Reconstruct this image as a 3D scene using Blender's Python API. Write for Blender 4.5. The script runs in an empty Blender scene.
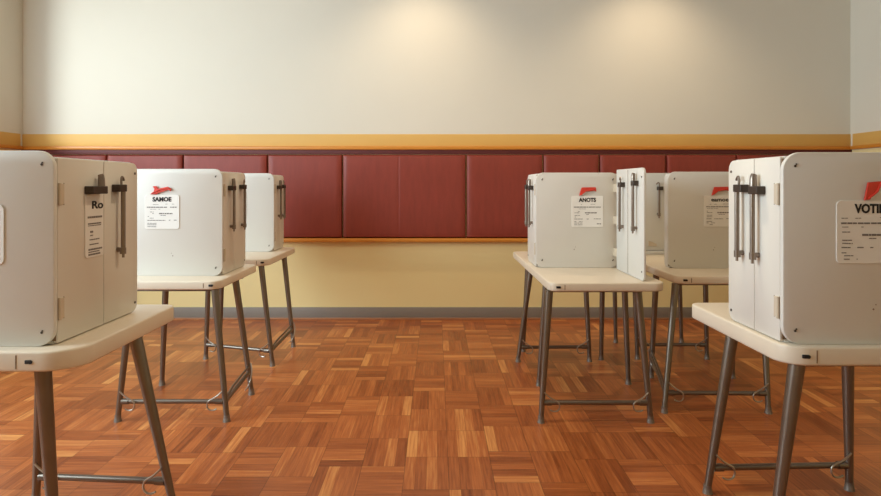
import bpy, bmesh, math, random
from mathutils import Vector, Matrix
random.seed(7)
S = bpy.context.scene
COL = S.collection
H = 1.27                       # eye height
XL, XR, YB, YF, ZC = -3.92, 3.93, 5.69, -2.6, 3.60

def lin(c):
    return tuple(((v/255)/12.92 if v/255 <= 0.04045 else ((v/255+0.055)/1.055)**2.4) for v in c) + (1,)

# ------------------------------------------------------------ materials
def mat(name, rgb, rough=0.6, metal=0.0, noise=0.0, scale=30.0, bump=0.0, spec=0.5, stretch=(1,1,1)):
    m = bpy.data.materials.new(name); m.use_nodes = True
    nt = m.node_tree; b = nt.nodes['Principled BSDF']
    b.inputs['Roughness'].default_value = rough
    b.inputs['Metallic'].default_value = metal
    b.inputs['Specular IOR Level'].default_value = spec
    c = lin(rgb)
    tc = nt.nodes.new('ShaderNodeTexCoord'); mp = nt.nodes.new('ShaderNodeMapping')
    mp.inputs['Scale'].default_value = stretch
    nt.links.new(tc.outputs['Object'], mp.inputs['Vector'])
    n = nt.nodes.new('ShaderNodeTexNoise'); n.inputs['Scale'].default_value = scale
    n.inputs['Detail'].default_value = 4
    nt.links.new(mp.outputs['Vector'], n.inputs['Vector'])
    mx = nt.nodes.new('ShaderNodeMix'); mx.data_type = 'RGBA'
    mx.inputs['A'].default_value = tuple(v*(1-noise) for v in c[:3]) + (1,)
    mx.inputs['B'].default_value = tuple(min(1, v*(1+noise)) for v in c[:3]) + (1,)
    nt.links.new(n.outputs['Fac'], mx.inputs['Factor'])
    nt.links.new(mx.outputs['Result'], b.inputs['Base Color'])
    if bump:
        bp = nt.nodes.new('ShaderNodeBump'); bp.inputs['Strength'].default_value = bump
        bp.inputs['Distance'].default_value = 0.002
        nt.links.new(n.outputs['Fac'], bp.inputs['Height'])
        nt.links.new(bp.outputs['Normal'], b.inputs['Normal'])
    return m

M_shell  = mat('booth_plastic', (220, 216, 207), 0.42, noise=0.03, scale=3)
M_door   = mat('booth_door_plastic', (226, 220, 208), 0.42, noise=0.03, scale=3)
M_top    = mat('tabletop_laminate', (226, 212, 190), 0.38, noise=0.05, scale=4)
M_cap    = mat('tabletop_cap', (208, 192, 168), 0.5, noise=0.04, scale=20)
M_leg    = mat('leg_steel', (128, 118, 107), 0.32, metal=0.8, noise=0.12, scale=14)
M_wire   = mat('wire_steel', (178, 170, 158), 0.3, metal=0.85, noise=0.1, scale=30)
M_foot   = mat('foot_glide', (135, 125, 115), 0.45, metal=0.5, noise=0.1, scale=40)
M_handle = mat('handle_steel', (138, 124, 112), 0.3, metal=0.8, noise=0.15, scale=40)
M_dark   = mat('dark_bracket', (70, 60, 52), 0.45, metal=0.4, noise=0.2, scale=40)
M_hole   = mat('hole_black', (25, 20, 18), 0.7, noise=0.1)
M_card   = mat('card_paper', (236, 232, 224), 0.6, noise=0.03, scale=15)
M_ink    = mat('ink_black', (28, 24, 24), 0.7, noise=0.1)
M_fine   = mat('ink_grey', (120, 112, 106), 0.7, noise=0.25, scale=400)
M_red    = mat('red_plastic', (214, 62, 44), 0.4, noise=0.12, scale=30)
M_seam   = mat('seam_brown', (120, 92, 64), 0.7, noise=0.1)
M_ochre  = mat('ochre_paint', (224, 176, 94), 0.6, noise=0.04, scale=5)
M_orange = mat('orange_wood', (214, 138, 50), 0.4, noise=0.14, scale=8, stretch=(1, 6, 12))
M_maroon = mat('maroon_cap_shade', (96, 34, 28), 0.6, noise=0.1, scale=20)  # dark red carries the moulding cap's shading over the panels
M_base   = mat('baseboard_grey', (138, 130, 120), 0.5, noise=0.05, scale=6)
M_shoe   = mat('shoe_wood', (176, 124, 88), 0.5, noise=0.1, scale=8)
M_ceil   = mat('ceiling_paint', (205, 196, 180), 0.8, noise=0.02, scale=4)
M_white  = mat('lamp_trim_white', (230, 228, 222), 0.5, noise=0.02)
M_panel  = mat('red_upholstery', (141, 56, 41), 0.5, noise=0.22, scale=26, bump=0.25, stretch=(1, 1, 0.22))

class NT:
    def __init__(s, nt): s.nt = nt
    def m(s, op, a, b=None, c=None):
        n = s.nt.nodes.new('ShaderNodeMath'); n.operation = op
        for i, v in enumerate((a, b, c)):
            if v is None: continue
            if isinstance(v, (int, float)): n.inputs[i].default_value = v
            else: s.nt.links.new(v, n.inputs[i])
        return n.outputs[0]
    def comb(s, x, y, z):
        n = s.nt.nodes.new('ShaderNodeCombineXYZ')
        for i, v in enumerate((x, y, z)):
            if isinstance(v, (int, float)): n.inputs[i].default_value = v
            else: s.nt.links.new(v, n.inputs[i])
        return n.outputs[0]
    def white(s, vec):
        n = s.nt.nodes.new('ShaderNodeTexWhiteNoise'); n.noise_dimensions = '3D'
        s.nt.links.new(vec, n.inputs['Vector']); return n.outputs['Value']
    def noise(s, vec, scale, detail=3):
        n = s.nt.nodes.new('ShaderNodeTexNoise'); n.inputs['Scale'].default_value = scale
        n.inputs['Detail'].default_value = detail
        s.nt.links.new(vec, n.inputs['Vector']); return n.outputs['Fac']

def wall_mat():
    # cream-white paint above the dado, yellow-cream paint below it
    m = bpy.data.materials.new('wall_paint'); m.use_nodes = True
    nt = m.node_tree; b = nt.nodes['Principled BSDF']; b.inputs['Roughness'].default_value = 0.75
    b.inputs['Specular IOR Level'].default_value = 0.2
    h = NT(nt); g = nt.nodes.new('ShaderNodeNewGeometry')
    sp = nt.nodes.new('ShaderNodeSeparateXYZ'); nt.links.new(g.outputs['Position'], sp.inputs[0])
    f = h.m('GREATER_THAN', sp.outputs['Z'], 1.6)
    mx = nt.nodes.new('ShaderNodeMix'); mx.data_type = 'RGBA'
    mx.inputs['A'].default_value = lin((244, 224, 164)); mx.inputs['B'].default_value = lin((226, 219, 203))
    nt.links.new(f, mx.inputs['Factor'])
    n = h.noise(g.outputs['Position'], 1.3, 4)
    v = h.m('MULTIPLY_ADD', n, 0.06, 0.97)
    hs = nt.nodes.new('ShaderNodeHueSaturation'); nt.links.new(v, hs.inputs['Value'])
    nt.links.new(mx.outputs['Result'], hs.inputs['Color'])
    nt.links.new(hs.outputs['Color'], b.inputs['Base Color'])
    return m
M_wall = wall_mat()

def floor_mat():
    m = bpy.data.materials.new('parquet'); m.use_nodes = True
    nt = m.node_tree; b = nt.nodes['Principled BSDF']; h = NT(nt)
    g = nt.nodes.new('ShaderNodeNewGeometry')
    sp = nt.nodes.new('ShaderNodeSeparateXYZ'); nt.links.new(g.outputs['Position'], sp.inputs[0])
    CX, CY = 0.195, 0.30
    x = h.m('ADD', sp.outputs['X'], 20.03)
    col_ = h.m('FLOOR', h.m('DIVIDE', x, CX))
    # each column of blocks is shifted a little along the room
    sh = h.m('MULTIPLY', h.white(h.comb(h.m('FLOOR', h.m('DIVIDE', col_, 2)), 3.5, 1.5)), CY)
    y = h.m('ADD', h.m('ADD', sp.outputs['Y'], 20.0), sh)
    row = h.m('FLOOR', h.m('DIVIDE', y, CY))
    fx = h.m('FRACT', h.m('DIVIDE', x, CX)); fy = h.m('FRACT', h.m('DIVIDE', y, CY))
    rnd = h.white(h.comb(col_, row, 7.3))
    chk = h.m('MODULO', h.m('ADD', col_, row), 2)
    flip = h.m('LESS_THAN', rnd, 0.30)
    ori = h.m('ABSOLUTE', h.m('SUBTRACT', chk, flip))          # 1: strips run along Y
    NX, NY = 4, 5
    sx = h.m('FLOOR', h.m('MULTIPLY', fx, NX)); sy = h.m('FLOOR', h.m('MULTIPLY', fy, NY))
    io = h.m('SUBTRACT', 1, ori)
    def mixv(a, c): return h.m('ADD', h.m('MULTIPLY', a, ori), h.m('MULTIPLY', c, io))
    strip = mixv(sx, sy)
    srnd = h.white(h.comb(h.m('ADD', h.m('MULTIPLY', col_, 7), strip), row, 2.1))
    # edge distances in metres
    ex = h.m('MULTIPLY', h.m('MINIMUM', fx, h.m('SUBTRACT', 1, fx)), CX)
    ey = h.m('MULTIPLY', h.m('MINIMUM', fy, h.m('SUBTRACT', 1, fy)), CY)
    block = h.m('MINIMUM', ex, ey)
    fsx = h.m('FRACT', h.m('MULTIPLY', fx, NX)); fsy = h.m('FRACT', h.m('MULTIPLY', fy, NY))
    es = mixv(h.m('MULTIPLY', h.m('MINIMUM', fsx, h.m('SUBTRACT', 1, fsx)), CX/NX),
              h.m('MULTIPLY', h.m('MINIMUM', fsy, h.m('SUBTRACT', 1, fsy)), CY/NY))
    # grain
    gy = h.noise(h.comb(h.m('MULTIPLY', x, 34), h.m('MULTIPLY', y, 1.5), h.m('MULTIPLY', srnd, 9)), 3.0, 5)
    gx = h.noise(h.comb(h.m('MULTIPLY', x, 1.5), h.m('MULTIPLY', y, 34), h.m('MULTIPLY', srnd, 9)), 3.0, 5)
    grain = mixv(gy, gx)
    t = h.m('ADD', h.m('MULTIPLY', srnd, 0.32), h.m('MULTIPLY', h.white(h.comb(col_, row, 4.4)), 0.22))
    t = h.m('ADD', t, h.m('MULTIPLY', h.m('SUBTRACT', grain, 0.5), 0.95))
    t = h.m('ADD', t, 0.19)
    # now and then a pale strip
    pale = h.m('GREATER_THAN', h.white(h.comb(h.m('MULTIPLY_ADD', col_, 11, strip), row, 8.8)), 0.86)
    t = h.m('ADD', t, h.m('MULTIPLY', pale, 0.26))
    r = nt.nodes.new('ShaderNodeValToRGB'); nt.links.new(t, r.inputs[0])
    e = r.color_ramp.elements
    e[0].position = 0.05; e[0].color = lin((116, 56, 24))
    e[1].position = 1.0; e[1].color = lin((222, 154, 88))
    k = e.new(0.38); k.color = lin((158, 86, 42))
    k = e.new(0.66); k.color = lin((186, 108, 56))
    big = h.noise(g.outputs['Position'], 0.8, 2)
    d1 = h.m('MULTIPLY', h.m('LESS_THAN', block, 0.0016), 0.45)
    d2 = h.m('MULTIPLY', h.m('LESS_THAN', es, 0.0009), 0.22)
    val = h.m('SUBTRACT', h.m('MULTIPLY_ADD', big, 0.2, 0.9), h.m('MAXIMUM', d1, d2))
    hs = nt.nodes.new('ShaderNodeHueSaturation'); nt.links.new(val, hs.inputs['Value'])
    nt.links.new(r.outputs['Color'], hs.inputs['Color'])
    nt.links.new(hs.outputs['Color'], b.inputs['Base Color'])
    nt.links.new(h.m('MULTIPLY_ADD', grain, 0.16, 0.24), b.inputs['Roughness'])
    b.inputs['Specular IOR Level'].default_value = 0.45
    bp = nt.nodes.new('ShaderNodeBump'); bp.inputs['Strength'].default_value = 0.25; bp.inputs['Distance'].default_value = 0.0015
    nt.links.new(h.m('ADD', grain, h.m('MULTIPLY', h.m('MINIMUM', es, 0.003), 200)), bp.inputs['Height'])
    nt.links.new(bp.outputs['Normal'], b.inputs['Normal'])
    return m
M_floor = floor_mat()

# ------------------------------------------------------------ mesh helpers
def finish(bm, name, m, parent=None, smooth=True, loc=None):
    bmesh.ops.recalc_face_normals(bm, faces=bm.faces)
    me = bpy.data.meshes.new(name); bm.to_mesh(me); bm.free()
    if smooth:
        for p in me.polygons: p.use_smooth = True
        me.set_sharp_from_angle(angle=math.radians(35))
    me.materials.append(m)
    o = bpy.data.objects.new(name, me); COL.objects.link(o)
    if parent is not None: o.parent = parent
    if loc: o.location = loc
    return o

def merge(dst, src):
    me = bpy.data.meshes.new('tmp'); src.to_mesh(me); src.free()
    dst.from_mesh(me); bpy.data.meshes.remove(me)

def box(bm, x0, x1, y0, y1, z0, z1, bev=0.0, seg=2):
    t = bmesh.new()
    bmesh.ops.create_cube(t, size=1)
    for v in t.verts:
        v.co = Vector(((x0+x1)/2 + v.co.x*abs(x1-x0), (y0+y1)/2 + v.co.y*abs(y1-y0), (z0+z1)/2 + v.co.z*abs(z1-z0)))
    if bev: bmesh.ops.bevel(t, geom=t.edges[:], offset=bev, segments=seg, profile=0.5, affect='EDGES')
    merge(bm, t)

def rrect(x0, x1, y0, y1, radii, n=8):
    # corners: (x0,y0),(x1,y0),(x1,y1),(x0,y1)
    out = []
    cs = [(x0, y0, 180), (x1, y0, 270), (x1, y1, 0), (x0, y1, 90)]
    for (cx, cy, a0), r in zip(cs, radii):
        if r <= 0: out.append((cx, cy)); continue
        ccx = cx + (r if cx == x0 else -r); ccy = cy + (r if cy == y0 else -r)
        for i in range(n+1):
            a = math.radians(a0 + 90*i/n)
            out.append((ccx + r*math.cos(a), ccy + r*math.sin(a)))
    return out

def prism(bm, pts, mapf, t0, t1, bev=0.0, seg=2):
    """outline pts (a,b) extruded from t0 to t1; mapf(a,b,t)->xyz"""
    t = bmesh.new()
    lo = [t.verts.new(mapf(a, b, t0)) for a, b in pts]
    hi = [t.verts.new(mapf(a, b, t1)) for a, b in pts]
    f0 = t.faces.new(lo); f1 = t.faces.new(hi)
    n = len(pts)
    for i in range(n):
        j = (i+1) % n
        t.faces.new((lo[i], lo[j], hi[j], hi[i]))
    bmesh.ops.recalc_face_normals(t, faces=t.faces)
    if bev:
        ed = list({e for f in (f0, f1) for e in f.edges})
        bmesh.ops.bevel(t, geom=ed, offset=bev, segments=seg, profile=0.5, affect='EDGES')
    merge(bm, t)

def tube(bm, pts, r, n=12, r_end=None, flat=1.0):
    pts = [Vector(p) for p in pts]
    rings = []; L = len(pts)
    up = None
    for i, p in enumerate(pts):
        d = (pts[min(i+1, L-1)] - pts[max(i-1, 0)]).normalized()
        if up is None:
            up = Vector((0, 1, 0)) if abs(d.y) < 0.9 else Vector((0, 0, 1))
        a = (up - d*up.dot(d)).normalized(); up = a
        b = d.cross(a)
        rr = r if r_end is None else r + (r_end - r)*i/(L-1)
        rings.append([bm.verts.new(p + a*rr*math.cos(2*math.pi*k/n) + b*rr*flat*math.sin(2*math.pi*k/n)) for k in range(n)])
    for i in range(L-1):
        for k in range(n):
            bm.faces.new((rings[i][k], rings[i][(k+1) % n], rings[i+1][(k+1) % n], rings[i+1][k]))
    bm.faces.new(rings[0]); bm.faces.new(rings[-1])

def bez(p0, p1, p2, p3, n=10):
    p0, p1, p2, p3 = map(Vector, (p0, p1, p2, p3)); out = []
    for i in range(n+1):
        t = i/n
        out.append(p0*(1-t)**3 + p1*3*t*(1-t)**2 + p2*3*t*t*(1-t) + p3*t**3)
    return out

def empty(name, loc, label, cat, group=None):
    o = bpy.data.objects.new(name, None); COL.objects.link(o); o.location = loc
    o.empty_display_size = 0.1
    o['label'] = label; o['category'] = cat
    if group: o['group'] = group
    return o
def tag(o, label, cat, group=None):
    o['label'] = label; o['category'] = cat
    if group: o['group'] = group
    return o
def struct(o): o['kind'] = 'structure'; return o

def lettering(name, text, size, m, parent, origin, width=None):
    """flat text facing the viewer (normal -Y), centred at origin"""
    cu = bpy.data.curves.new('txt', 'FONT'); cu.body = text; cu.size = size
    cu.align_x = 'CENTER'; cu.align_y = 'CENTER'; cu.extrude = 0.0006; cu.offset = size*(0.02 if text.islower() else 0.04)
    cu.resolution_u = 3
    to = bpy.data.objects.new('txt', cu); COL.objects.link(to)
    bpy.context.view_layer.update()
    me = bpy.data.meshes.new_from_object(to.evaluated_get(bpy.context.evaluated_depsgraph_get()))
    bpy.data.objects.remove(to); bpy.data.curves.remove(cu)
    xs = [v.co.x for v in me.vertices]; w = max(xs)-min(xs)
    k = (width/w) if width else 1.0
    for v in me.vertices:
        v.co = Vector((v.co.x*k, 0, v.co.y)) + Vector((0, -v.co.z, 0)) + Vector(origin)
    me.name = name; me.materials.clear(); me.materials.append(m)
    o = bpy.data.objects.new(name, me); COL.objects.link(o); o.parent = parent
    return o

# ------------------------------------------------------------ room shell
T = 0.12
bm = bmesh.new(); box(bm, XL-T, XR+T, YF-T, YB+T, -T, 0); struct(finish(bm, 'floor', M_floor, smooth=False))
bm = bmesh.new(); box(bm, XL-T, XR+T, YF-T, YB+T, ZC, ZC+T); struct(finish(bm, 'ceiling', M_ceil, smooth=False))
bm = bmesh.new(); box(bm, XL-T, XR+T, YB, YB+T, 0, ZC); struct(finish(bm, 'wall_back', M_wall, smooth=False))
bm = bmesh.new(); box(bm, XL-T, XR+T, YF-T, YF, 0, ZC); struct(finish(bm, 'wall_front', M_wall, smooth=False))
bm = bmesh.new(); box(bm, XR, XR+T, YF, YB, 0, ZC); struct(finish(bm, 'wall_right', M_wall, smooth=False))
WY0, WY1, WZ0, WZ1 = 0.2, 5.38, 0.95, 3.10          # window opening in the left wall
bm = bmesh.new()
box(bm, XL-T, XL, YF, YB, 0, WZ0); box(bm, XL-T, XL, YF, YB, WZ1, ZC)
box(bm, XL-T, XL, YF, WY0, WZ0, WZ1); box(bm, XL-T, XL, WY1, YB, WZ0, WZ1)
struct(finish(bm, 'wall_left', M_wall, smooth=False))
# daylight window: frame and glazing bars
bm = bmesh.new()
for z in (WZ0, WZ1-0.06): box(bm, XL-0.09, XL-0.03, WY0, WY1, z, z+0.06, 0.004)
for i in range(3):
    yy = WY0 + (WY1-WY0-0.06)*i/2
    box(bm, XL-0.09, XL-0.03, yy, yy+0.06, WZ0, WZ1, 0.004)
struct(finish(bm, 'window_1', M_white))

# ochre band, orange moulding, maroon strip for the cap's shading, skirting on each wall
def strips():
    k = 1
    def add(x0, x1, y0, y1, z0, z1, m, nm=None, bev=0.002):
        nonlocal k
        bm = bmesh.new(); box(bm, x0, x1, y0, y1, z0, z1, bev)
        if nm is None: nm = 'trim_%d' % k; k += 1
        struct(finish(bm, nm, m))
    add(XL, XR, YB-0.006, YB, 1.637, 1.752, M_ochre)
    add(XL, XR, YB-0.035, YB, 1.603, 1.637, M_orange, bev=0.008)
    add(XL, XR, YB-0.022, YB, 1.560, 1.603, M_maroon)  # strip coloured as shading under the cap
    add(XL, XR, YB-0.06, YB, 0.735, 0.768, M_orange, bev=0.006)
    add(XL, XL+0.006, YF, YB-0.036, 1.637, 1.752, M_ochre)
    add(XL, XL+0.03, YF, YB-0.036, 1.603, 1.637, M_orange, bev=0.008)
    add(XR-0.006, XR, YF, YB-0.036, 1.637, 1.752, M_ochre)
    add(XR-0.03, XR, YF, YB-0.036, 1.603, 1.637, M_orange, bev=0.008)
    add(XL, XR, YB-0.015, YB, 0, 0.112, M_base, 'baseboard_back')
    add(XL, XR, YB-0.028, YB-0.015, 0, 0.016, M_shoe)
    add(XL, XL+0.015, YF, YB-0.03, 0, 0.112, M_base, 'baseboard_left')
    add(XR-0.015, XR, YF, YB-0.03, 0, 0.112, M_base, 'baseboard_right')
strips()

# ------------------------------------------------------------ padded wall panels
SC = 105.45
def wx(px): return (px-436)/SC
seams = [24, 108.5, 184.5, 268.5, 343, 466, 542.5, 598.5, 665, 735, 849]
plabels = [
    'padded red wall panel in the left corner, just over the nearest left booth',
    'padded red wall panel showing between the nearest and second left booths',
    'padded red wall panel straight above the second left booth',
    'padded red wall panel just right of the farthest left booth, left of the widest panel',
    'widest padded red wall panel, with a stitched fold down its middle',
    'padded red wall panel just right of the widest one, beside the open booth',
    'narrow padded red wall panel above the card of the open booth',
    'padded red wall panel above the swung-out white door of the open booth',
    'padded red wall panel above the middle right booth',
    'padded red wall panel behind the nearest right booth, in the right corner']
for i in range(10):
    a, b = wx(seams[i])+0.004, wx(seams[i+1])-0.004
    bm = bmesh.new()
    cuts = [(a, b)]
    if i == 4:
        mid = wx(399); cuts = [(a, mid), (mid, b)]
    for (p, q) in cuts:
        t = bmesh.new()
        nx, nz = 16, 12; z0, z1 = 0.770, 1.556
        gr = []
        for r in range(nz+1):
            row = []
            for c in range(nx+1):
                # concentrated sampling near the borders
                u = 0.5-0.5*math.cos(math.pi*c/nx); v = 0.5-0.5*math.cos(math.pi*r/nz)
                du = min(u, 1-u)*(q-p); dv = min(v, 1-v)*(z1-z0)
                if i == 4 and ((p == cuts[0][0] and u > .5) or (p != cuts[0][0] and u < .5)):
                    du = du*6 + 0.02           # the stitched fold is shallow
                f = lambda d: math.sqrt(max(0, 1-(1-min(1, d/0.03))**2))
                dep = 0.018 + 0.030*f(du)*f(dv)
                row.append(t.verts.new((p+(q-p)*u, YB-dep, z0+(z1-z0)*v)))
            gr.append(row)
        for r in range(nz):
            for c in range(nx):
                t.faces.new((gr[r][c], gr[r][c+1], gr[r+1][c+1], gr[r+1][c]))
        border = [gr[0][c] for c in range(nx+1)] + [gr[r][nx] for r in range(1, nz+1)] + \
                 [gr[nz][c] for c in range(nx-1, -1, -1)] + [gr[r][0] for r in range(nz-1, 0, -1)]
        back = [t.verts.new((v.co.x, YB-0.001, v.co.z)) for v in border]
        n = len(border)
        for k in range(n):
            t.faces.new((border[k], border[(k+1) % n], back[(k+1) % n], back[k]))
        t.faces.new(back)
        bmesh.ops.recalc_face_normals(t, faces=t.faces)
        merge(bm, t)
    tag(finish(bm, 'padded_panel', M_panel), plabels[i], 'wall panel', 'padded panels along the back wall')

# ------------------------------------------------------------ tables
def make_table(label, s, xa, w, y0, y1, legs, bars=(), side_bar=None, r_front=0.06, r_back=0.05, cap=True, leg_r=0.0205, zb=0.703, lo=None):
    """s=+1 right of the aisle, -1 left. xa = |x| of the aisle edge. legs: list of (xt, yt, xf, yf) in world.
    bars: pairs of leg indices joined by a stretcher; side_bar likewise."""
    cx = s*(xa + w/2); cy = (y0+y1)/2
    root = empty('folding_table', (cx, cy, 0), label, 'table', 'polling tables')
    L = lambda x, y, z: (x-cx, y-cy, z)
    x0, x1 = sorted((s*xa, s*(xa+w)))
    bm = bmesh.new()
    prism(bm, rrect(x0, x1, y0, y1, (r_front, r_front, r_back, r_back), 10), lambda a, b, t: L(a, b, t), zb, 0.75, 0.008, 3)
    top = finish(bm, 'tabletop', M_top, root)
    for (ax, dr) in (((x0, 1),) if s > 0 else ((x1, -1),)) if cap else ():
        bm = bmesh.new()
        lof = lo or r_front*0.80
        xa_ = ax + dr*(lof+0.035)
        box(bm, *sorted((xa_, xa_+dr*0.003)), y0-0.0012, y0+0.01, zb+0.010, 0.739)
        c = finish(bm, 'edge_seam', M_seam, top); c.location = (-cx, -cy, 0)
        bm = bmesh.new()
        hx = ax + dr*lof
        zl = (zb+0.75)/2
        box(bm, hx-0.009, hx+0.009, y0-0.0022, y0+0.012, zl-0.006, zl+0.006, 0.002)
        tube(bm, [(hx+0.009, y0-0.003, zl), (hx+0.009, y0+0.008, zl)], 0.0062, 10)
        c = finish(bm, 'edge_latch', M_hole, top); c.location = (-cx, -cy, 0)
    for pr in ((0, 1), (2, 3)):   # steel rails under the top that carry the legs
        bm = bmesh.new()
        a, b = legs[pr[0]], legs[pr[1]]
        ym = (a[1]+b[1])/2
        xs = sorted((a[0], b[0]))
        box(bm, xs[0]-cx-0.02, xs[1]-cx+0.02, ym-cy-0.014, ym-cy+0.014, zb-0.010, zb-0.0005, 0.002)
        finish(bm, 'under_rail', M_leg, root)
    lobj = []
    for (xt, yt, xf, yf) in legs:
        bm = bmesh.new()
        P0 = Vector(L(xt, yt, zb-0.003)); P1 = Vector(L(xf, yf, 0.02))
        tube(bm, [P0, P0.lerp(P1, .5), P1], leg_r, 14, 0.0145)
        lg = finish(bm, 'leg', M_leg, root)
        bm = bmesh.new()
        fx, fy, _ = L(xf, yf, 0)
        tube(bm, [(fx, fy, 0.0), (fx, fy, 0.006), (fx, fy, 0.014), (fx, fy, 0.020)], 0.0205, 16, 0.0165)
        tube(bm, [(fx, fy, 0.018), (fx, fy, 0.034)], 0.0162, 14)
        finish(bm, 'foot', M_foot, lg)
        lobj.append((P0, P1))
    def at(i, z):
        P0, P1 = lobj[i]; return P1.lerp(P0, (z-0.02)/(zb-0.023))
    for (i, j) in bars:
        bm = bmesh.new()
        a, b = at(i, 0.105), at(j, 0.105)
        d = (b-a).normalized()
        tube(bm, [a, b], 0.0125, 12)
        tube(bm, [a+d*0.012, a+d*0.05], 0.016, 12); tube(bm, [b-d*0.012, b-d*0.05], 0.016, 12)
        bar = finish(bm, 'stretcher', M_leg, root)
        for (k, e, dd) in ((i, a, d), (j, b, -d)):
            bm = bmesh.new()
            up = at(k, 0.165)
            off = Vector((0, -0.022, 0))
            tube(bm, bez(up+off+dd*0.004, up+off+dd*0.05-Vector((0, 0, .05)), e+off+dd*0.075+Vector((0, 0, .025)), e+off+dd*0.088, 8)
                 + bez(e+off+dd*0.088, e+off+dd*0.10-Vector((0, 0, .04)), e+off+dd*0.06-Vector((0, 0, .05)), e+off+dd*0.04-Vector((0, 0, .032)), 8)[1:], 0.0042, 8)
            finish(bm, 'wire_brace', M_wire, bar)
    if side_bar:
        i, j = side_bar
        bm = bmesh.new()
        a, b = at(i, 0.105), at(j, 0.135)
        tube(bm, [a, b], 0.0125, 12)
        up = Vector((0, 0, 0.030))
        tube(bm, [a+up*0.6, a.lerp(b, .3)+up*1.1, b+up*1.2], 0.007, 10)
        bar = finish(bm, 'side_stretcher', M_leg, root)
        bm = bmesh.new()
        q = Vector((0.0, 0, 0))
        tube(bm, bez(at(j, .19)+Vector((-s*0.02, 0, 0)), at(j, .16)+Vector((-s*.05, -.06, 0)), at(j, .10)+Vector((-s*.05, -.14, 0)), at(j, .06)+Vector((-s*.0, -.10, 0)), 10), 0.0045, 8)
        finish(bm, 'wire_brace', M_wire, bar)
    return root

tL1 = make_table('cream folding table at the left edge of the view, under the nearest left booth', -1, 1.128, 0.66, 1.87, 2.62,
    [(-1.278, 1.95, -1.232, 1.95), (-1.70, 1.97, -1.76, 1.97), (-1.185, 2.36, -1.035, 2.36), (-1.57, 2.40, -1.60, 2.40)],
    bars=((2, 3),), r_front=0.11, leg_r=0.0255, zb=0.686, lo=0.145)
tL2 = make_table('cream folding table under the second left booth, in the middle of the left row', -1, 1.172, 0.60, 3.24, 3.95,
    [(-1.205, 3.27, -1.125, 3.225), (-1.655, 3.27, -1.71, 3.225), (-1.21, 3.62, -1.12, 3.64), (-1.70, 3.78, -1.74, 3.81)],
    bars=((0, 1),), side_bar=(0, 2))
tL3 = make_table('cream folding table farthest back in the left row, by the bare lower wall', -1, 1.172, 0.60, 4.20, 5.02,
    [(-1.235, 4.24, -1.148, 4.21), (-1.657, 4.38, -1.68, 4.38), (-1.20, 4.74, -1.12, 4.71), (-1.665, 4.68, -1.69, 4.69)],
    bars=((0, 1),), side_bar=(0, 2))
tR1 = make_table('cream folding table at the right edge of the view, under the nearest right booth', 1, 1.118, 0.66, 1.925, 2.66,
    [(1.185, 1.97, 1.095, 1.97), (1.66, 1.97, 1.75, 1.97), (1.225, 2.47, 1.12, 2.475), (1.70, 2.48, 1.722, 2.50)],
    bars=((2, 3),), r_front=0.085, leg_r=0.0255, zb=0.688)
tR2 = make_table('cream folding table in the aisle-side right column, under the swung-out door panel', 1, 0.60, 0.625, 3.185, 3.93,
    [(0.612, 3.24, 0.562, 3.21), (1.09, 3.24, 1.148, 3.21), (0.70, 3.80, 0.652, 3.80), (1.20, 3.83, 1.228, 3.83)],
    bars=((0, 1),), r_back=0.012)
tR2b = make_table('cream folding table pushed up behind the aisle-side right table, nearest the back wall', 1, 0.60, 0.625, 3.932, 4.71,
    [(0.685, 4.30, 0.59, 4.31), (1.07, 4.32, 1.105, 4.32), (0.70, 4.56, 0.665, 4.58), (1.195, 4.30, 1.20, 4.36)],
    bars=((0, 1),), r_front=0.012, cap=False)
tR3 = make_table('cream folding table under the middle right booth, behind the nearest right table', 1, 1.372, 0.64, 3.42, 4.10,
    [(1.385, 3.47, 1.275, 3.35), (1.88, 3.46, 1.85, 3.34), (1.44, 3.92, 1.42, 3.96), (1.94, 3.92, 1.952, 3.95)],
    bars=((0, 1),), side_bar=(0, 2), r_back=0.012)
tR3b = make_table('cream folding table pushed up behind the middle right booth, in front of the back wall', 1, 1.372, 0.64, 4.102, 4.98,
    [(1.44, 4.36, 1.47, 4.38), (1.955, 4.36, 1.978, 4.38), (1.43, 4.82, 1.45, 4.84), (1.95, 4.82, 1.98, 4.84)],
    bars=((0, 1),), r_front=0.012, cap=False)

# ------------------------------------------------------------ booths
def make_handle(door, surf, u, zt, zb, bar=True, wide=0.052, bend=1, clip='loop'):
    """surf(o, v, z) -> local xyz, o = distance out of the door face, v = along the door"""
    if bar:
        bm = bmesh.new()
        tube(bm, [surf(0.023, u, zt-0.005), surf(0.023, u, zb)], 0.0085, 12)
        tube(bm, [surf(0.0, u, zb+0.012), surf(0.022, u, zb+0.012)], 0.009, 10)
        tube(bm, [surf(0.023, u, zb+0.004), surf(0.023, u, zb-0.018)], 0.0050, 10)
        tube(bm, [surf(0.022, u, zb+0.02), surf(0.022, u, zb-0.004)], 0.0115, 12)
        finish(bm, 'handle', M_handle, door)
    bm = bmesh.new()
    prism(bm, rrect(-wide*0.76, wide*0.24, -0.014, 0.014, (0.003,)*4, 3), lambda a, b, t: surf(t, u+a*bend, zt+b), 0.0, 0.032, 0.002, 1)
    finish(bm, 'bracket', M_dark, door)
    bm = bmesh.new()
    if clip == 'loop':
        tube(bm, [surf(0.020, u, zt+0.012), surf(0.020, u, zt+0.040), surf(0.019, u, zt+0.050), surf(0.017, u, zt+0.056)], 0.0125, 12, 0.0095)
    else:
        tube(bm, bez(surf(0.018, u-0.004*bend, zt+0.012), surf(0.018, u-.008*bend, zt+.05), surf(0.018, u+.004*bend, zt+.05), surf(0.016, u+.018*bend, zt+.030), 8), 0.0045, 8)
    finish(bm, 'clip', M_handle, door)

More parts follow.
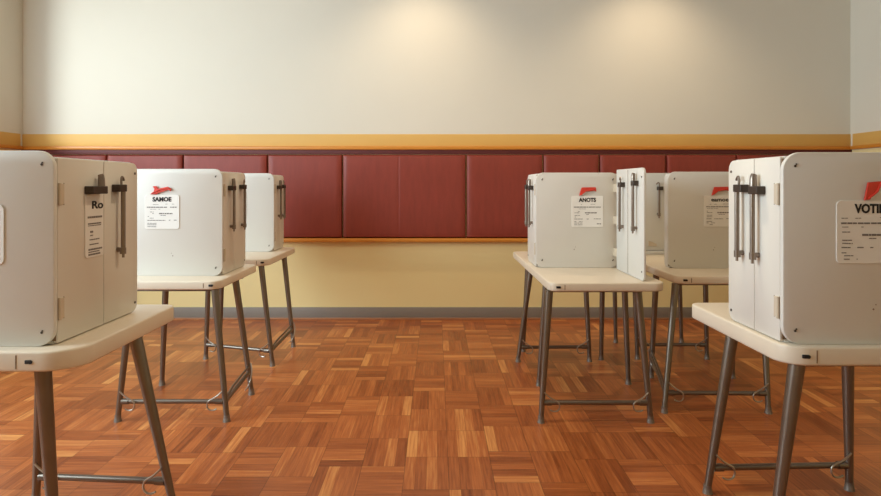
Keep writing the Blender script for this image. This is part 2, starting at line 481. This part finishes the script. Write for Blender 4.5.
def make_card(root, cx, yf, cz, w, h, heading, hsize, hshift=0.0, hw=0.108, r=0.016, clip='wrench', name='notice_card', seed=0):
    rd = random.Random(seed)
    bm = bmesh.new()
    prism(bm, rrect(cx-w/2, cx+w/2, cz-h/2, cz+h/2, (r,)*4, 6), lambda a, b, t: (a, t, b), yf-0.0035, yf-0.0002, 0.0008, 1)
    card = finish(bm, name, M_card, root)
    y = yf-0.0042
    lettering('heading', heading, hsize, M_ink, card, (cx+hshift, y, cz+h*0.365), hw)
    bm = bmesh.new()
    def line(x0, x1, z, t, den=0.8):
        x = x0
        while x < x1:
            l = rd.uniform(.006, .02)
            if rd.random() < den:
                box(bm, x, min(x1, x+l), y-0.0004, y+0.0008, z-t/2, z+t/2)
            x += l+rd.uniform(.0015, .004)
    X = lambda f: cx-w/2+f*w
    Z = lambda f: cz+h/2-f*h
    line(X(.08), X(.40), Z(.28), .0022, .6); line(X(.60), X(.86), Z(.27), .002, .6)
    line(X(.07), X(.92), Z(.36), .0052, .98)
    line(X(.09), X(.45), Z(.42), .002, .6)
    for f in (.50, .545, .63, .68): line(X(.09), X(.26), Z(f), .003, .75)
    line(X(.42), X(.80), Z(.545), .0065, 1.0)
    line(X(.46), X(.66), Z(.60), .003, .8)
    line(X(.08), X(.60), Z(.745), .0035, .7); line(X(.70), X(.92), Z(.74), .0035, .8)
    for f in (.83, .875, .93): line(X(.08), X(.34), Z(f), .003, .85)
    line(X(.80), X(.93), Z(.90), .005, .9)
    finish(bm, 'fine_print', M_fine, card, smooth=False)
    # red clip above the card
    if clip == 'wrench':
        pts = [(-.062, -.010), (-.040, .006), (-.036, .022), (-.046, .036), (-.024, .038), (-.014, .022), (.040, .034), (.060, .022), (.056, .008), (.046, .016), (-.010, .000), (-.024, -.010)]
    elif clip == 'flag':
        pts = [(-.048, -.012), (-.040, .018), (-.032, .040), (.056, .042), (.060, .014), (.046, .020), (-.008, .012), (-.030, -.006)]
    else:
        pts = [(-.052, -.012), (-.040, .046), (.004, .050), (.010, .048), (-.018, .012), (-.034, -.010)]
    ccx, ccz = cx-0.005+(0.045 if clip == 'fold' else 0), cz+h/2+0.013
    bm = bmesh.new()
    prism(bm, [(ccx+a, ccz+b) for a, b in pts], lambda a, b, t: (a, t, b), yf-0.010, yf-0.0036, 0.0012, 1)
    # folded ridge
    P = [(ccx+a, yf-0.0115, ccz+b) for a, b in ((pts[0][0]+.012, pts[0][1]+.006), (-.012, .016), (.048, .028) if clip != 'fold' else (.0, .044))]
    tube(bm, P, 0.0032, 8)
    finish(bm, 'red_clip', M_red, root)
    return card

def make_booth(label, s, xa, w, yf, d, z=0.75, doors=True, card=None, Hb=0.600, Hp=0.618, name='voting_booth', handle1=True, hf=(0.38, 0.78), seam=0.50, corner=0.05, side_card=None):
    """s=+1: doors face the aisle on the left (-x); s=-1: doors face +x. xa=|x| of the aisle face. yf = front face y"""
    cx = s*(xa+w/2); cy = yf+d/2
    root = empty(name, (cx, cy, z), label, 'voting booth', 'white voting booths')
    fr = -d/2                                   # local y of the front face
    sgn = -s                                    # direction out of the door side in x
    face = sgn*w/2                              # x of outer door face
    bt = 0.014; pt = 0.020                      # door / panel thickness
    # body shell: rounded at the back corners, closed
    bm = bmesh.new()
    xs = sorted((face-sgn*bt, -face))
    prism(bm, rrect(fr+pt+0.004, d/2, 0.0, Hb, (0.004, 0.035, 0.035, 0.004), 8), lambda a, b, t: (t, a, b), xs[0], xs[1], 0.003, 2)
    body = finish(bm, 'body', M_shell, root)
    # front panel with rounded corners and corner screws
    bm = bmesh.new()
    over = 0.004
    xo = sorted((face+sgn*over, -face-sgn*over))
    prism(bm, rrect(xo[0], xo[1], 0.0, Hp, (corner, corner, corner, corner), 10), lambda a, b, t: (a, t, b), fr, fr+pt, 0.004, 2)
    fp = finish(bm, 'front_panel', M_shell, root)
    for sx in (-1, 1):
        for zz in (0.045, Hp-0.045):
            bm = bmesh.new()
            c = (sx*(w/2-0.035), fr, zz)
            tube(bm, [(c[0], fr+0.002, zz), (c[0], fr-0.0018, zz)], 0.0040, 10)
            tube(bm, [(c[0]+.003, fr-0.0015, zz+0.006), (c[0]+.003, fr-0.0030, zz+.006)], 0.0028, 8)
            finish(bm, 'screw', M_dark, fp)
    # keyhole-like blemish low on the panel
    bm = bmesh.new(); tube(bm, [(-s*0.02, fr+0.001, 0.115), (-s*0.02, fr-0.0012, 0.115)], 0.0028, 8)
    tube(bm, [(-s*0.012, fr+0.001, 0.130), (-s*0.012, fr-0.0012, 0.130)], 0.0018, 8)
    finish(bm, 'keyhole', M_seam, fp)
    if doors:
        va, vb = fr+pt+0.006, d/2-0.002
        vm = va + (vb-va)*seam
        surf = lambda o, v, zz: (face+sgn*o, v, zz)
        for idx, (p, q, rad) in enumerate(((va, vm-0.0015, (0.004, 0.002, 0.002, 0.004)), (vm+0.0015, vb, (0.002, 0.038, 0.038, 0.002)))):
            bm = bmesh.new()
            prism(bm, rrect(p, q, 0.004, Hb-0.003, rad, 8), lambda a, b, t: (face-sgn*t, a, b), 0.0, bt-0.0005, 0.0022, 2)
            door = finish(bm, 'door', M_door, root)
            if idx == 0:
                for hz in (0.115, 0.49):
                    bm = bmesh.new()
                    prism(bm, rrect(p+0.004, p+0.030, hz-0.034, hz+0.034, (0.003,)*4, 3), lambda a, b, t: surf(t, a, b), -0.001, 0.0035, 0.001, 1)
                    tube(bm, [surf(0.004, p+0.004, hz-0.036), surf(0.004, p+0.004, hz+0.036)], 0.0055, 8)
                    finish(bm, 'hinge', M_cap, door)
                    bm = bmesh.new()
                    prism(bm, rrect(p+0.030, p+0.0325, hz-0.036, hz+0.036, (0,)*4, 1), lambda a, b, t: surf(t, a, b), -0.001, 0.0012)
                    finish(bm, 'hinge_seam', M_seam, door)
                if handle1:
                    make_handle(door, surf, va+(vb-va)*hf[0], 0.502, 0.262, bar=(side_card is None), wide=0.058 if side_card is None else 0.095)
                else: pass
                if side_card:
                    a0, a1 = q-0.122, q-0.006
                    bm = bmesh.new()
                    prism(bm, rrect(a0, a1, 0.262, 0.487, (0.012, 0.004, 0.002, 0.002), 5), lambda a, b, t: surf(t, a, b), 0.0003, 0.0035, 0.0008, 1)
                    cd = finish(bm, 'door_card', M_card, door)
                    cd.name = 'door_card'
                    side_text(door, surf, a0, a1, side_card, sgn)
            else:
                make_handle(door, surf, va+(vb-va)*hf[1], 0.508, 0.258, clip='hook', wide=0.055)
                for zz in (0.04, Hb-0.045):
                    bm = bmesh.new()
                    tube(bm, [surf(-0.002, q-0.022, zz), surf(0.0022, q-0.022, zz)], 0.005, 10)
                    finish(bm, 'screw', M_dark, door)
    # dark strip coloured as the shade in the gap between panel and doors
    bm = bmesh.new()
    xg = sorted((face-sgn*0.006, -face+sgn*0.006))
    box(bm, xg[0], xg[1], fr+pt, fr+pt+0.006, 0.012, Hb-0.010)
    finish(bm, 'gap_shade', M_seam, root)
    if card:
        make_card(root, **{**card, 'yf': fr, 'cx': card['cx']-cx, 'cz': card['cz']-z})
    return root

def side_text(door, surf, a0, a1, text, sgn):
    # heading lettering on the door card; reads along the door as seen from the aisle
    cu = bpy.data.curves.new('txt', 'FONT'); cu.body = text; cu.size = 0.040; cu.offset = 0.0010; cu.extrude = 0.0005
    to = bpy.data.objects.new('txt', cu); COL.objects.link(to); bpy.context.view_layer.update()
    me = bpy.data.meshes.new_from_object(to.evaluated_get(bpy.context.evaluated_depsgraph_get()))
    bpy.data.objects.remove(to); bpy.data.curves.remove(cu)
    xs = [v.co.x for v in me.vertices]; x0, x1 = min(xs), max(xs)
    k = (a1-a0-0.045)/(x1-x0)
    for v in me.vertices:
        v.co = Vector(surf(0.0042+v.co.z, a0+0.040+(v.co.x-x0)*k, 0.436+v.co.y*0.95))
    me.materials.clear(); me.materials.append(M_ink)
    o = bpy.data.objects.new('heading', me); COL.objects.link(o); o.parent = door
    rd = random.Random(3); bm = bmesh.new()
    for (f0, f1, zz, t) in ((.12, .9, .405, .007), (.14, .85, .382, .005), (.14, .85, .375, .003), (.25, .4, .353, .007), (.25, .4, .340, .004), (.22, .75, .325, .004), (.22, .7, .308, .004), (.16, .9, .290, .006), (.16, .75, .281, .004), (.16, .8, .272, .006)):
        a = a0+f0*(a1-a0); e = a0+f1*(a1-a0)
        while a < e:
            l = rd.uniform(.006, .016)
            prism(bm, [(a, zz-t/2), (min(e, a+l), zz-t/2), (min(e, a+l), zz+t/2), (a, zz+t/2)], lambda p, q, tt: surf(tt, p, q), 0.003, 0.0042)
            a += l+.002
    finish(bm, 'fine_print', M_fine, door, smooth=False)

def cardp(cx, cz, text, size, **k):
    cz = {1: 1.110, 2: 1.116, 3: 1.112, 4: 1.117, 5: 1.104, 6: 1.107}[k['seed']]
    d = dict(cx=cx, cz=cz, w=0.198, h=0.195, heading=text, hsize=size); d.update(k); return d

bL1 = make_booth('nearest left voting booth, a card behind its door bracket, cut by the left edge', -1, 1.233, 0.60, 1.93, 0.55, Hb=0.612, Hp=0.631, hf=(0.42, 0.70), seam=0.52,
    card=cardp(-1.487, 1.205, 'ROE', 0.044, clip='flag', seed=1, r=0.02), side_card='Ro', corner=0.055)
bL2 = make_booth('second left voting booth, its whole card and a red wrench-like clip showing on the front', -1, 1.225, 0.60, 3.43, 0.43, Hb=0.598, Hp=0.612, hf=(0.29, 0.79), seam=0.46,
    card=cardp(-1.565, 1.203, 'SAMOE', 0.034, clip='wrench', seed=2, r=0.012))
bL3 = make_booth('farthest and smallest left voting booth, close to the padded panels', -1, 1.268, 0.58, 4.68, 0.44-.12, Hb=0.600, Hp=0.612,
    card=cardp(-1.575, 1.175, 'SAMOE', 0.034, clip='wrench', seed=3, r=0.012), z=0.75)
bR1 = make_booth('nearest right voting booth, largest, with bright white double doors, cut by the right edge', 1, 1.135, 0.62, 1.955, 0.375, Hb=0.616, Hp=0.627, hf=(0.37, 0.68), seam=0.46,
    card=cardp(1.402, 1.202, 'VOTIN', 0.040, clip='fold', seed=4, r=0.016, hshift=0.013, hw=0.105, h=0.205), corner=0.06)
bR2 = make_booth('aisle-side right voting booth with one white door panel swung out toward the viewer', 1, 0.632, 0.515, 3.775, 0.36, Hb=0.592, Hp=0.598,
    card=cardp(0.952, 1.188, 'ANOTS', 0.034, clip='flag', seed=5, r=0.006))
bR3 = make_booth('middle right voting booth with a chamfered corner, partly hidden by the nearest right booth', 1, 1.452, 0.60, 3.745, 0.11, Hb=0.590, Hp=0.603, doors=False,
    card=cardp(1.77, 1.198, 'eamoe', 0.034, clip='flag', seed=6, r=0.006), corner=0.05)

# the swung-out door panel of the aisle-side right booth
def swung_panel():
    px, y0, y1 = 1.113, 3.215, 3.70
    c = Vector((0.632+0.515/2, 3.775+0.18, 0.75))
    Z0, Z1 = 0.0, 0.614
    bm = bmesh.new()
    prism(bm, rrect(y0-c.y, y1-c.y, 0.0015, Z1, (0.028, 0.004, 0.006, 0.034), 8), lambda a, b, t: (t, a, b), px-c.x, px-c.x+0.014, 0.003, 2)
    pan = finish(bm, 'swung_door', M_shell, bR2); pan['label'] = 'white door swung out on its hinge, carrying two bar handles'
    surf = lambda o, v, zz: (px-c.x-o, v, zz)
    bm = bmesh.new(); box(bm, px-c.x-0.0012, px-c.x+0.001, 3.478-c.y, 3.481-c.y, 0.01, Z1-0.008)
    finish(bm, 'leaf_seam', M_seam, pan)
    make_handle(pan, surf, 3.325-c.y, 0.530, 0.270, clip='loop', wide=.04)
    make_handle(pan, surf, 3.565-c.y, 0.522, 0.262, clip='hook', wide=.045)
    for zz in (0.10, 0.30, 0.50):
        bm = bmesh.new(); box(bm, px-c.x+0.002, px-c.x+0.012, 3.696-c.y, 3.776-c.y, zz-0.025, zz+0.025, 0.001); tube(bm, [(px-c.x+.007, 3.70-c.y, zz-.03), (px-c.x+.007, 3.70-c.y, zz+.03)], .007, 8)
        finish(bm, 'hinge', M_cap, pan)
    for v, zz in ((y0+.03, .05), (y0+.03, Z1-.05)):
        bm = bmesh.new(); tube(bm, [surf(-.002, v-c.y, zz), surf(.0022, v-c.y, zz)], 0.005, 10); finish(bm, 'screw', M_dark, pan)
swung_panel()

# far right booth seen in the gap: plain back with one bar handle
def far_booth():
    w, d, z = 0.60, 0.36, 0.75; x0, y0 = 1.50, 4.52
    root = empty('voting_booth', (x0+w/2, y0+d/2, z), 'farthest right voting booth, one handle on its front, seen in a gap between booths', 'voting booth', 'white voting booths')
    fr = -d/2
    bm = bmesh.new(); prism(bm, rrect(fr+0.02, d/2, 0, 0.605, (0.004, .03, .03, .004), 6), lambda a, b, t: (t, a, b), -w/2, w/2, 0.003, 2)
    finish(bm, 'body', M_shell, root)
    bm = bmesh.new(); prism(bm, rrect(-w/2, w/2, 0.03, 0.61, (.01, .01, .05, .05), 8), lambda a, b, t: (a, t, b), fr, fr+0.019, 0.003, 2)
    door = finish(bm, 'door', M_shell, root)
    surf = lambda o, v, zz: (v, fr-o, zz)
    make_handle(door, surf, 1.672-(x0+w/2), 0.495, 0.290, clip='hook', wide=0.04, bend=-1)
    bm = bmesh.new(); box(bm, -w/2, w/2, fr-0.02, fr+0.015, 0.0, 0.026, 0.005, 2)
    finish(bm, 'base_ledge', M_shell, root)
    bm = bmesh.new(); prism(bm, [(1.60-1.8, .06), (1.66-1.8, .06), (1.66-1.8, .075), (1.63-1.8, .09), (1.60-1.8, .10)], lambda a, b, t: (a, t, b), fr-0.006, fr-0.0, 0.001, 1)
    finish(bm, 'latch', M_cap, door)
far_booth()

# ------------------------------------------------------------ ceiling lights (above the frame)
def downlight(x, y, watts, size, col, label, blend=1.0):
    root = empty('ceiling_downlight', (x, y, ZC), label, 'ceiling light', 'recessed ceiling downlights')
    bm = bmesh.new()
    n = 28
    prof = [(0.055, -0.001), (0.085, -0.001), (0.088, -0.010), (0.060, -0.012), (0.055, -0.006)]
    rings = [[bm.verts.new((r*math.cos(2*math.pi*k/n), r*math.sin(2*math.pi*k/n), z)) for k in range(n)] for r, z in prof]
    for i in range(len(prof)):
        for k in range(n):
            a, b = rings[i], rings[(i+1) % len(prof)]
            bm.faces.new((a[k], a[(k+1) % n], b[(k+1) % n], b[k]))
    finish(bm, 'trim_ring', M_white, root)
    L = bpy.data.lights.new('downlight_lamp', 'SPOT'); L.energy = watts; L.spot_size = math.radians(size); L.spot_blend = blend
    L.shadow_soft_size = 0.05; L.color = col
    lo = bpy.data.objects.new('lamp', L); COL.objects.link(lo); lo.parent = root; lo.location = (0, 0, -0.03)
WARM = (1.0, 0.80, 0.56)
for x, y, e, sz, lab in (
    (-0.14, 5.06, 62, 120, 'recessed ceiling downlight near the back wall, left of the pair'),
    (1.98, 5.06, 62, 120, 'recessed ceiling downlight near the back wall, right of the pair'),
    (0.40, 2.5, 92, 150, 'added unseen ceiling downlight over the aisle between the table rows'),  # added lamp, brightens the booths from the aisle
    (0.3, 0.0, 22, 150, 'added unseen ceiling downlight over the empty front of the room')):  # extra unseen lamp, weak fill on the front faces
    downlight(x, y, e, sz, WARM, lab)

# daylight through the left window
A = bpy.data.lights.new('window_daylight', 'AREA'); A.shape = 'RECTANGLE'
A.size = WZ1-WZ0; A.size_y = WY1-WY0; A.energy = 240; A.color = (0.72, 0.89, 1.0)
ao = bpy.data.objects.new('window_daylight', A); COL.objects.link(ao)
ao.location = (XL-0.14, (WY0+3.1)/2, (WZ0+WZ1)/2)
ao.rotation_euler = (0, math.radians(-90), 0)
ao.rotation_euler = Vector((1, 0, 0)).to_track_quat('-Z', 'Y').to_euler()
A.size, A.size_y = 3.1-WY0, WZ1-WZ0

B = bpy.data.lights.new('low_daylight', 'AREA'); B.shape = 'RECTANGLE'; B.size = 0.5; B.size_y = 1.0; B.energy = 26; B.color = (0.84, 0.96, 1.0)
B.spread = math.radians(110)
bo = bpy.data.objects.new('low_daylight', B); COL.objects.link(bo); bo.location = (-5.3, 3.9, 2.3)
bo.rotation_euler = (Vector((-2.4, 5.69, 2.3))-bo.location).to_track_quat('-Z', 'Z').to_euler()

W = bpy.data.worlds.new('World'); S.world = W; W.use_nodes = True
bg = W.node_tree.nodes['Background']; bg.inputs[0].default_value = (0.8, 0.9, 1, 1); bg.inputs[1].default_value = 1.0

# ------------------------------------------------------------ camera
cam = bpy.data.cameras.new('camera'); co = bpy.data.objects.new('camera', cam); COL.objects.link(co)
co.location = (0, 0, H); co.rotation_euler = (math.radians(90), 0, 0)
cam.lens = 36*600/881; cam.sensor_width = 36
cam.shift_x = 4.5/881; cam.shift_y = -63/881
cam.clip_start = 0.02
S.camera = co
S.view_settings.view_transform = 'Standard'; S.view_settings.look = 'None'
S.view_settings.exposure = 0.13; S.view_settings.gamma = 1.0; S.view_settings.use_curve_mapping = False
